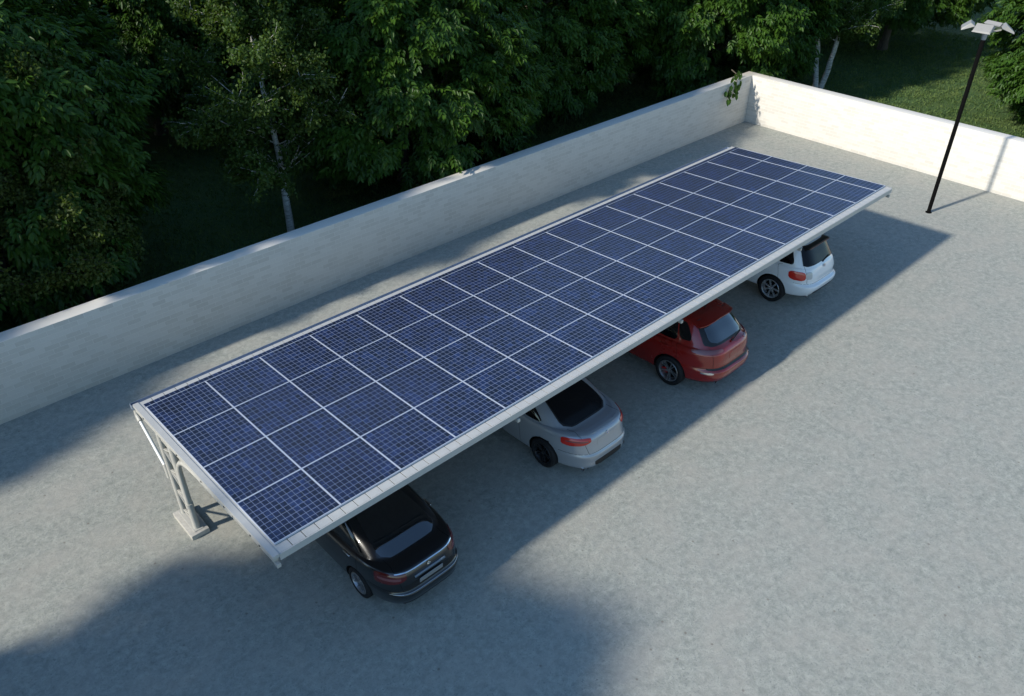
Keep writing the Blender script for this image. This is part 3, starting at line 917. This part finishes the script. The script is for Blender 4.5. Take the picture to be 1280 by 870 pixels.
def extra_red(root, car):
    # roof spoiler over the tailgate window
    d = MB()
    xs = np.linspace(-0.56, 0.56, 15)
    vs_, fs_ = [], []
    for x_ in xs:
        c_ = 1-(x_/0.56)**4*0.6
        yb_ = -1.50-0.17*c_
        for (yy, zz) in ((-1.36, 1.545), (yb_, 1.508), (yb_, 1.488), (-1.36, 1.50)):
            vs_.append((x_, yy, zz - 0.06*(x_/0.56)**2))
    for i in range(14):
        for j in range(4):
            a = i*4+j; b_ = i*4+(j+1) % 4; fs_.append((a, b_, b_+4, a+4))
    fs_ += [(0, 1, 2, 3), tuple(14*4+k for k in (3, 2, 1, 0))]
    d.add(vs_, fs_); d.obj('roof_spoiler', M['paint_red'], root, smooth=True)
    wiper(root, (0.0, -2.02, 1.13), (0.32, -1.965, 1.19))
    d = MB(); d.tube([(0, 0, 0), (0, -.05, .11)], [.012, .004], 8); o = d.obj('roof_aerial', M['black_trim'], root); o.location = (0, -1.25, 1.55)
red = dict(levels=hatch, rw=0.345, track=0.815, axles=(-1.18, 1.38), paint=M['paint_red'], wheel='double', rim=M['rim_grey'], caliper=True,
    mirror=(0.85, 1.08, 0.88), handles=[(7.0, 3.42), (7.0, 3.74)], tr=.10,
    seams=[[(2.2, 3.50), (10.0, 3.495)], [(2.2, 3.15), (10.0, 3.14)], [(4.5, 3.83), (10.0, 3.80)], [(5.0, 0.14), (10.0, 0.09)], [(5.0, -0.06), (5.0, 0.5)]],
    patches=[
     ('window_surround', 'black_trim', 9.95, 13.2, 0.03, 0.97, dict(rnd=0.15, nq=24, off=0.004)),
     ('rear_window', 'glass_bright', 10.25, 12.75, 0.12, 0.88, dict(rnd=0.2, nq=24, off=0.009)),
     ('windscreen', 'glass', 10.12, 12.75, 2.07, 2.93, dict(rnd=0.2, nq=24)),
     ('side_window', 'glass', 10.2, 12.5, 3.10, 3.48, dict(both=True, rnd=0.12)),
     ('side_window', 'glass', 10.2, 12.5, 3.50, 3.76, dict(both=True, rnd=0.12)),
     ('side_window', 'glass', 10.45, 12.4, 3.775, 3.91, dict(both=True, rnd=0.35, skewR=lin(-0.03))),
     ('tail_light', 'red_clear', 7.2, 8.6, 3.915, 4.27, dict(both=True, rnd=0.3, off=0.012, nq=22, vb=lambda A: 0.35*A)),
     ('bumper_insert', 'black_trim', 4.55, 5.05, 0.06, 0.94, dict(off=0.006, rnd=0.3, nq=26)),
     ('plate_recess', M['paint_red'], 5.7, 6.8, 0.38, 0.62, dict(off=0.005, rnd=0.1)),
     ('lower_valance', 'black_trim', 1.3, 2.2, -0.06, 1.06, dict(off=0.006, rnd=0.2, nq=26)),
     ('reflector', 'chrome', 3.75, 4.1, 3.985, 4.12, dict(both=True, off=0.01, rnd=0.4)),
     ('headlight', 'clear_lens', 6.2, 7.8, 1.93, 2.24, dict(both=True, off=0.01, rnd=0.25)),
     ('grille', 'black_trim', 5.0, 7.0, 2.3, 2.7, dict(off=0.012)),
    ], exhaust=[(-0.45, -2.06, 0.30), (0.45, -2.06, 0.30)], extra=extra_red)

# ---- white suv
suv = [
 (0.33, 0.28, 0.32, 0.30, -1.3, 1.3, 4.0),
 (0.34, 0.28, 0.32, 0.80, -2.02, 2.10, 4.4),
 (0.42, 0.33, 0.38, 0.90, -2.16, 2.22, 5.0),
 (0.56, 0.48, 0.52, 0.930, -2.24, 2.28, 5.0),
 (0.68, 0.64, 0.66, 0.935, -2.25, 2.28, 5.0),
 (0.75, 0.76, 0.74, 0.935, -2.16, 2.25, 5.0),
 (0.90, 0.90, 0.84, 0.930, -2.15, 2.21, 5.0),
 (1.02, 1.01, 0.93, 0.915, -2.12, 2.15, 5.0),
 (1.12, 1.08, 1.00, 0.885, -2.08, 2.00, 5.0),
 (1.16, 1.10, 1.05, 0.855, -2.05, 1.75, 5.0),
 (1.20, 1.12, 1.12, 0.830, -2.02, 1.15, 5.0),
 (1.38, 1.34, 1.32, 0.775, -1.90, 0.84, 5.0),
 (1.55, 1.53, 1.51, 0.710, -1.78, 0.55, 5.0),
 (1.63, 1.62, 1.60, 0.66, -1.72, 0.42, 4.6),
 (1.665, 1.665, 1.64, 0.52, -1.50, 0.22, 4.2),
 (1.68, 1.685, 1.66, 0.20, -0.90, -0.25, 3.0)]
def extra_white(root, car):
    badge(root, -2.112, 1.10, -14, 0.042)
    d = MB()
    d.bevbox((-0.50, -1.845, 1.590), (0.50, -1.60, 1.636), 0.012); d.obj('roof_spoiler', M['black_trim'], root, smooth=True)
    d = MB(); d.bevbox((-0.48, -1.858, 1.602), (0.48, -1.846, 1.612), 0.003); d.obj('brake_light', M['red_clear'], root)
    for s_ in (-1, 1):
        d = MB(); d.tube([(s_*.60, -1.45, 1.65), (s_*.60, -1.38, 1.70), (s_*.60, 0.1, 1.70), (s_*.60, .17, 1.64)], .017, 8); d.obj('roof_rail', M['black_trim'], root, smooth=True)
    wiper(root, (0.0, -2.05, 1.20), (0.34, -2.02, 1.25))
white = dict(levels=suv, rw=0.375, track=0.815, axles=(-1.22, 1.42), paint=M['paint_white'], wheel='seven', rim=M['rim_silver'],
    mirror=(0.88, 1.20, 0.88), handles=[(7.0, 3.42), (7.0, 3.74)], tr=.045,
    seams=[[(2.2, 3.50), (10.0, 3.495)], [(2.2, 3.15), (10.0, 3.14)], [(4.5, 3.83), (10.0, 3.80)], [(5.0, 0.12), (10.0, 0.06)], [(5.0, -0.05), (5.0, 0.5)]],
    patches=[
     ('rear_window', 'glass_dull', 9.95, 12.8, 0.04, 0.96, dict(rnd=0.10, nq=24, off=0.009)),
     ('windscreen', 'glass', 10.12, 12.75, 2.07, 2.93, dict(rnd=0.2, nq=24)),
     ('side_window', 'glass', 10.2, 12.6, 3.10, 3.48, dict(both=True, rnd=0.12)),
     ('side_window', 'glass', 10.2, 12.6, 3.50, 3.73, dict(both=True, rnd=0.12)),
     ('side_window', 'glass', 10.2, 12.55, 3.745, 3.92, dict(both=True, rnd=0.25, skewR=lin(-0.02))),
     ('tail_light', 'red_bright', 5.6, 7.5, 3.90, 4.09, dict(both=True, rnd=0.35, off=0.012, nq=22)),
     ('tail_light_inner', 'clear_lens', 5.9, 7.5, 4.095, 4.19, dict(both=True, rnd=0.3, off=0.012)),
     ('bumper_insert', 'black_trim', 2.0, 2.9, 0.22, 0.78, dict(off=0.006, rnd=0.3, nq=26)),
     ('lower_valance', 'black_trim', 1.2, 1.7, 0.1, 0.9, dict(off=0.006, rnd=0.2, nq=26)),
     ('headlight', 'clear_lens', 6.2, 7.8, 1.93, 2.24, dict(both=True, off=0.01, rnd=0.25)),
     ('grille', 'black_trim', 5.0, 7.0, 2.3, 2.7, dict(off=0.012)),
    ], exhaust=[(-0.56, -2.12, 0.37), (0.56, -2.12, 0.37)], extra=extra_white)

make_car('saloon_car', 'black saloon car with red tail lights and chrome boot strip, nearest car under the carport', (-30.27, -9.75, 0), R(0.0), black, 1.18)
make_car('coupe_car', 'silver grey two door coupe with dark wheels, parked between the black and the red car', (-24.58, -9.46, 0), R(0.0), silver, 1.25)
make_car('hatchback_car', 'red hatchback with grey spoked wheels and glossy rear window, between the silver and white cars', (-19.45, -9.54, 0), R(0.0), red, 1.36)
make_car('suv_car', 'white tall estate car with dark rear spoiler, farthest car under the carport', (-13.42, -9.07, 0), R(0.0), white, 1.25)

# ------------------------------------------------------------------ trees
def leafmesh(name, P, F, mat):
    me = bpy.data.meshes.new(name)
    nv, nf = len(P), len(F)
    me.vertices.add(nv); me.vertices.foreach_set('co', P.astype(np.float32).ravel())
    me.loops.add(nf*4); me.loops.foreach_set('vertex_index', F.astype(np.int32).ravel())
    me.polygons.add(nf); me.polygons.foreach_set('loop_start', np.arange(0, nf*4, 4, dtype=np.int32))
    me.polygons.foreach_set('loop_total', np.full(nf, 4, dtype=np.int32))
    me.materials.append(mat)
    me.update(calc_edges=True)
    return me

def unit(a): return a/(np.linalg.norm(a, axis=-1, keepdims=True)+1e-9)

def leaves(pos, dirn, nrm, ln, wd, droop):
    """kite-shaped leaves folded at the midrib: 6 verts, 2 quads each"""
    n = len(pos)
    side_ = unit(np.cross(dirn, nrm)); nn = unit(np.cross(side_, dirn))
    ln = ln[:, None]; wd = wd[:, None]; droop = droop[:, None]
    b = pos; t = pos + dirn*ln - nn*droop*ln
    m1 = pos + dirn*ln*0.34; m2 = pos + dirn*ln*0.70 - nn*droop*ln*0.45
    lift = nn*wd*0.22
    V = np.stack([b, m1 - side_*wd*.5 + lift, m2 - side_*wd*.42 + lift, t, m2 + side_*wd*.42 + lift, m1 + side_*wd*.5 + lift], 1).reshape(-1, 3)
    i = np.arange(n)[:, None]*6
    F = np.concatenate([i+np.array([[0, 1, 2, 3]]), i+np.array([[0, 3, 4, 5]])], 0)
    return V, F

def limb(mb, rng, p, d, ln, r0, depth, tips, up=0.15, wob=0.18, r1=0.55, seg=5):
    pts = [p]; rs = [r0]; q = p.copy(); dd = d.copy()
    for k in range(seg):
        dd = unit(dd + rng.normal(0, wob, 3) + np.array([0, 0, up])); q = q + dd*ln/seg
        pts.append(q.copy()); rs.append(r0*(1-(1-r1)*(k+1)/seg))
    mb.tube(pts, rs, 9 if r0 > .08 else 5)
    tips.append((pts, rs))
    return pts, rs, dd

def crown_tree(seed, H, Rc, zb, nspray, leaf=0.255):
    """dense broadleaf tree: drooping sprays of lance leaves on bough clumps; returns trunk and crown meshes"""
    rng = np.random.default_rng(seed)
    tb = MB(); tips = []
    pts, rs, dd = limb(tb, rng, np.array([0, 0, -0.15]), np.array([0, 0, 1.0]), H*.55, Rc*0.055, 0, tips, .3, .07, .55, 7)
    # root flare
    tb.tube([(0, 0, -0.15), (0, 0, 0.15), (0, 0, 0.6)], [Rc*.085, Rc*.068, Rc*.056], 12)
    zc = (H+zb)/2; hz = (H-zb)/2
    for k in range(15):
        t = rng.uniform(.3, 1.0); i = int(t*7) if t < 1 else 6
        p = np.array(pts[i]); a = rng.uniform(0, 2*math.pi)
        limb(tb, rng, p, unit(np.array([math.cos(a), math.sin(a), rng.uniform(.2, .8)])), Rc*rng.uniform(.6, .85), Rc*.02, 1, tips, .05, .15, .3, 5)
    # bough clumps over the envelope
    nb = int(75*(Rc/4.5)**2)
    k = np.arange(nb)+.5
    ph = np.arccos(1-2*k/nb); th = math.pi*(1+5**.5)*k + rng.uniform(0, .5, nb)
    D = np.stack([np.cos(th)*np.sin(ph), np.sin(th)*np.sin(ph), np.cos(ph)], 1)
    f = rng.uniform(.82, 1.0, nb)
    # fuller below the middle, tapering to the top
    prof = np.where(D[:, 2] > 0, 1-0.30*D[:, 2]**2, 1.0)
    hr = np.where(D[:, 2] < 0, (1-np.abs(D[:, 2])**4.0)**.25/np.maximum(.25, np.sqrt(1-D[:, 2]**2)), 1.0)
    Cb = np.stack([D[:, 0]*Rc*prof*f*hr, D[:, 1]*Rc*prof*f*hr, zc + D[:, 2]*hz*f], 1)
    Cb[:, 2] = np.maximum(Cb[:, 2], zb+.3)
    rb = rng.uniform(.9, 1.35, nb)*Rc/4.6
    idx = rng.integers(0, nb, nspray)
    dv = unit(rng.normal(0, 1, (nspray, 3)) + D[idx]*1.1 + np.array([0, 0, .25]))
    pos = Cb[idx] + dv*rb[idx][:, None]*rng.uniform(.55, 1.05, nspray)[:, None]*np.array([1.15, 1.15, .8])
    # some leaf in the inside so the crown is not hollow
    ni = nspray//6
    pos[:ni] = np.array([0, 0, zc]) + (pos[:ni]-np.array([0, 0, zc]))*rng.uniform(.45, .85, ni)[:, None]
    out = unit(pos-np.array([0, 0, zc])*1.0); out[:, 2] *= .3
    sd = unit(out + rng.normal(0, .35, (nspray, 3)) + np.array([0, 0, -.42]))   # spray direction: outward and drooping
    nl = 9
    sn = unit(np.array([0, 0, 1.0]) + out*.5 + rng.normal(0, .22, (nspray, 3)))
    ss = unit(np.cross(sd, sn)); sn = unit(np.cross(ss, sd))
    PV, DV, NV, LV, WV, RV = [], [], [], [], [], []
    sl = rng.uniform(.45, .72, nspray)*leaf/.29
    for j in range(nl):
        tt = (j//2+ (1 if j else 0)*.5)/(nl/2)
        if j == nl-1:
            base = pos + sd*sl[:, None]*.82; dr = sd; s_ = 0
        else:
            s_ = 1 if j % 2 else -1
            fr = (j//2)/(nl//2)
            base = pos + sd*(sl*fr*.9)[:, None] - sn*(sl*fr*fr*.22)[:, None]
            dr = unit(sd*(.55+.5*fr) + ss*s_*(.85-.35*fr) + rng.normal(0, .12, (nspray, 3)) - np.array([0, 0, .22]))
        PV.append(base); DV.append(dr); NV.append(unit(sn + rng.normal(0, .18, (nspray, 3))))
        LV.append(rng.uniform(.75, 1.15, nspray)*leaf); WV.append(rng.uniform(.34, .46, nspray)*leaf); RV.append(rng.uniform(.05, .3, nspray))
    V, F = leaves(np.vstack(PV), np.vstack(DV), np.vstack(NV), np.hstack(LV), np.hstack(WV), np.hstack(RV))
    return tb, V, F

def birch(seed, H, Rc, zb, nleaf, stems=1, leaf=.085):
    rng = np.random.default_rng(seed)
    tb = MB(); ends = []; tw = []
    for s_ in range(stems):
        d0 = np.array([0, 0, 1.0]) if stems == 1 else unit(np.array([(-.05, .24)[s_ % 2], (.04, -.16)[s_ % 2], 1.0]))
        p0 = np.array([0, 0, -.1]) if stems == 1 else np.array([(-.08, .14)[s_ % 2], (.02, -.12)[s_ % 2], -.1])
        r0 = .15 if stems == 1 else .17
        pts, rs, dd = limb(tb, rng, p0, d0, H*.95, r0, 0, tw, .10, .045 if stems == 1 else .10, .12, 14)
        ptsn = np.array(pts)
        for k in range(50 if stems == 1 else 22):
            t = rng.uniform(zb/H, .96); i = t*14; i0 = int(i)
            p = ptsn[i0] + (ptsn[min(i0+1, 14)]-ptsn[i0])*(i-i0)
            a = 2.4*k + rng.uniform(-.4, .4)
            ln = Rc*(1.05-.62*(t-zb/H)/(1-zb/H))*rng.uniform(.75, 1.1)
            rr = max(.012, .045*(1-t))
            bp, br, bd = limb(tb, rng, p, unit(np.array([math.cos(a), math.sin(a), rng.uniform(.25, .75)])), ln, rr, 1, tw, .04, .10, .3, 6)
            bp = np.array(bp)
            for m_ in range(9):
                tt = rng.uniform(.25, 1); j = min(5, int(tt*6)); q = bp[j] + (bp[j+1]-bp[j])*(tt*6-j if tt < 1 else 1)
                a2 = rng.uniform(0, 2*math.pi)
                cp_, cr, cd = limb(tb, rng, q, unit(np.array([math.cos(a2), math.sin(a2), rng.uniform(-.3, .5)])+unit(bp[-1]-bp[0])*.8), ln*rng.uniform(.22, .42), .009, 2, tw, -.06, .15, .4, 4)
                ends.append(np.array(cp_))
    E_ = np.array(ends)   # (n,5,3)
    idx = rng.integers(0, len(E_), nleaf); sg = rng.uniform(0, 4, nleaf); i0 = np.minimum(sg.astype(int), 3)
    a = E_[idx, i0]; b = E_[idx, i0+1]
    pos = a + (b-a)*(sg-i0)[:, None] + rng.normal(0, .13, (nleaf, 3)) + np.array([0, 0, -.06])
    dr = unit(rng.normal(0, .7, (nleaf, 3)) + np.array([0, 0, -.6]))
    nr = unit(rng.normal(0, 1, (nleaf, 3)) + np.array([0, 0, .8]))
    V, F = leaves(pos, dr, nr, rng.uniform(.7, 1.3, nleaf)*leaf, rng.uniform(.55, .8, nleaf)*leaf, rng.uniform(0, .3, nleaf))
    return tb, V, F

def tree_from(name, loc, rot, sc, label, tme, cme, group=None, sz=None):
    o = empty(name, loc, label, 'tree', group, rot); o.scale = (sc, sc, sz or sc)
    t = bpy.data.objects.new('trunk', tme); link(t, o)
    c = bpy.data.objects.new('crown', cme); link(c, o)
    return o

variants = []
for seed, H, Rc, zb, ns in ((3, 11.0, 4.6, 0.7, 9500), (11, 12.0, 4.9, 2.0, 9500)):
    tb, V, F = crown_tree(seed, H, Rc, zb, ns)
    variants.append((tb.mesh('trunk', [M['bark']], True, 60), leafmesh('crown', V, F, M['leaf'])))
LOW, HIGH = variants
G = 'dense broadleaf trees beyond the walls'
T = [
 # variant, x, y, rot, scale, label
 (LOW, -33.2, 6.9, 0.4, 1.05, 'dense dark green tree at the left edge, its lowest leaves touching the wall top'),
 (LOW, -17.2, 6.0, 2.1, 1.05, 'dense dark green tree right of the white-trunked birch, its leaves down to the wall'),
 (LOW, -7.6, 8.6, 3.9, 1.03, 'dense tree with low drooping boughs, left of the tree at the wall corner'),
 (LOW, 2.8, 4.9, 1.2, 1.12, 'dense tree at the wall corner with a sprig of leaves hanging over the wall'),
 (HIGH, -0.2, 8.7, 2.6, 0.95, 'tree whose dark trunk shows just left of the corner tree'),
 (HIGH, -22.6, 18.9, 5.0, 1.0, 'tree with a bare dark trunk standing on the lawn left of the birch'),
 (LOW, 10.4, -12.4, 0.9, 0.92, 'dense leafy tree at the right edge beyond the sunlit wall'),
 (HIGH, 18.5, 1.8, 2.8, 1.0, 'tree beyond the two-stemmed birch, left of the lamp pole top'),
 (LOW, -36.5, 18.5, 1.9, 1.1, 'dark tree in the top left corner behind the left edge tree'),
 (LOW, -12.5, 16.5, 4.4, 1.15, 'dark tree behind the middle tree at the top of the picture'),
 (LOW, -25.5, 28.0, 3.0, 1.15, 'distant dark tree behind the one with the bare trunk'),
 (HIGH, 4.5, 17.5, 0.2, 1.1, 'dark tree behind the corner tree, at the top edge'),
 (LOW, 14.5, 12.5, 1.4, 1.05, 'dark tree far behind the two-stemmed birch'),
 (LOW, -1.5, 26.5, 2.2, 1.2, 'distant dark tree behind and left of the corner tree'),
 (LOW, -40.5, 24.0, 5.6, 1.2, 'far dark tree at the left end of the back row'),
 (HIGH, 31.0, -6.5, 3.3, 1.05, 'distant tree at the top edge right of the lamp heads'),
 (LOW, 27.0, 9.0, 0.7, 1.1, 'distant tree at the top edge beyond the sunlit lawn'),
 (LOW, -13.5, 33.0, 0.1, 1.2, 'farthest dark tree behind the middle of the wood'),
]
for vr, x, y, rt, s_, lab in T:
    tree_from('broadleaf_tree', (x, y, -0.03), rt, s_, lab, vr[0], vr[1], G)
# trees that stand left of the view and shade the ground
for x, y, rt, s_, lab, vr in ((-49.0, -10.4, 1.0, 1.12, 'tree standing left of the view on the car park side, shading the near ground', LOW),
                          (-49.5, 4.9, 2.5, 1.05, 'tree standing left of the view behind the wall, shading the wall', LOW),
                          (-52.0, 12.0, 3.9, 1.1, 'farther tree left of the view behind the wall', LOW)):
    tree_from('broadleaf_tree', (x, y, -0.03), rt, s_, lab, vr[0], vr[1], 'trees left of the view')
for x, y, rt, lab in ((-51.0, 10.5, 2.2, 'tall tree left of the view, behind the shorter trees by the wall'), (-47.5, 17.5, 4.1, 'tall tree left of the view, deeper in the wood')):
    tree_from('broadleaf_tree', (x, y, -0.03), rt, 1.15, lab, HIGH[0], HIGH[1], 'trees left of the view', sz=1.5)

tb, V, F = birch(5, 11.0, 3.9, 2.3, 75000, leaf=.12)
bt = (tb.mesh('trunk', [M['birch_bark']], True, 60), leafmesh('crown', V, F, M['birch_leaf']))
tree_from('birch_tree', (-23.6, 4.75, -0.03), 0.6, 1.0, 'slender white-trunked birch with thin pale branches close behind the long wall', *bt)
tb, V, F = birch(9, 8.5, 2.6, 2.4, 34000, stems=2, leaf=.13)
bt2 = (tb.mesh('trunk', [M['birch_bark']], True, 60), leafmesh('crown', V, F, M['birch_leaf']))
tree_from('birch_tree', (7.6, 0.3, -0.03), 0.0, 1.0, 'two-stemmed white birch behind the sunlit wall near the corner', *bt2)
tb, V, F = birch(21, 9.0, 2.3, 1.6, 56000, leaf=.11)
bt3 = (tb.mesh('trunk', [M['bark']], True, 60), leafmesh('crown', V, F, M['olive_leaf']))
tree_from('young_tree', (-31.6, 2.7, -0.03), 0.0, 1.0, 'small fine-leaved olive green tree in front of the left edge tree', *bt3)

# leafy sprig of the corner tree that hangs over the wall
rng = np.random.default_rng(77)
cr = bpy.data.objects['broadleaf_tree.003']
sp = [np.array(p) for p in ((-0.5, 0.9, 2.5), (-0.95, 0.3, 2.50), (-1.5, -0.12, 2.28), (-2.2, -0.2, 1.98))]
tw = MB(); tw.tube(sp, [0.03, 0.022, 0.014, 0.006], 6)
ps, ds = [], []
for k in range(34):
    t = rng.uniform(0.8, 2.95); i = int(t); p = sp[i] + (sp[i+1]-sp[i])*(t-i)
    ps.append(p + rng.normal(0, .20, 3)*np.array([1.2, .35, .8])); ds.append([rng.normal(0, .35), rng.normal(-.1, .2), -1])
ps = np.array(ps); ds = unit(np.array(ds)); n_ = len(ps)
V, F = leaves(ps, ds, unit(rng.normal(0, .35, (n_, 3)) + np.array([-.6, -.9, .3])), rng.uniform(.30, .42, n_), rng.uniform(.15, .20, n_), rng.uniform(0, .2, n_))
inv = (Matrix.Translation(cr.location) @ Matrix.Rotation(1.2, 4, 'Z') @ Matrix.Scale(1.12, 4)).inverted()
def toloc(A): return np.array([(inv @ Vector(p))[:] for p in A])
lm_ = leafmesh('hanging_sprig', toloc(V), F, M['leaf']); ho = link(bpy.data.objects.new('hanging_sprig', lm_), cr)
tw.v = [tuple(p) for p in toloc(tw.v)]; tw.obj('twig', M['bark'], ho)

# grass blades standing on the lawn where it is in view
P_, D_ = [], []
for (x0, x1, y0, y1, n) in ((-34, 0.3, 0.65, 17, 52000), (0.65, 26, -16, 9, 60000)):
    P_.append(np.stack([rng.uniform(x0, x1, n), rng.uniform(y0, y1, n), np.full(n, -0.03)], 1))
P_ = np.vstack(P_); n_ = len(P_)
# thinner in places so the sward looks uneven
keep = (np.sin(P_[:, 0]*1.7+np.sin(P_[:, 1]*1.3)*2)*np.sin(P_[:, 1]*2.1+P_[:, 0]*.4) + rng.normal(0, .8, n_)) > -.55
P_ = P_[keep]; n_ = len(P_)
D_ = unit(np.stack([rng.normal(0, .55, n_), rng.normal(0, .55, n_), np.ones(n_)], 1))
Nn = unit(np.stack([rng.normal(0, 1, n_), rng.normal(0, 1, n_), np.zeros(n_)], 1))
V, F = leaves(P_, D_, Nn, rng.uniform(.06, .17, n_), rng.uniform(.03, .06, n_), rng.uniform(.1, .6, n_))
M['blade'] = mat_leaf('grass_blade', (0.060, 0.120, 0.038), (0.15, 0.205, 0.062), 0.6, 0.3)
go = link(bpy.data.objects.new('grass', leafmesh('grass', V, F, M['blade'])))
go['kind'] = 'stuff'; go['label'] = 'short uneven green grass growing on the lawn beyond the walls'; go['category'] = 'grass'
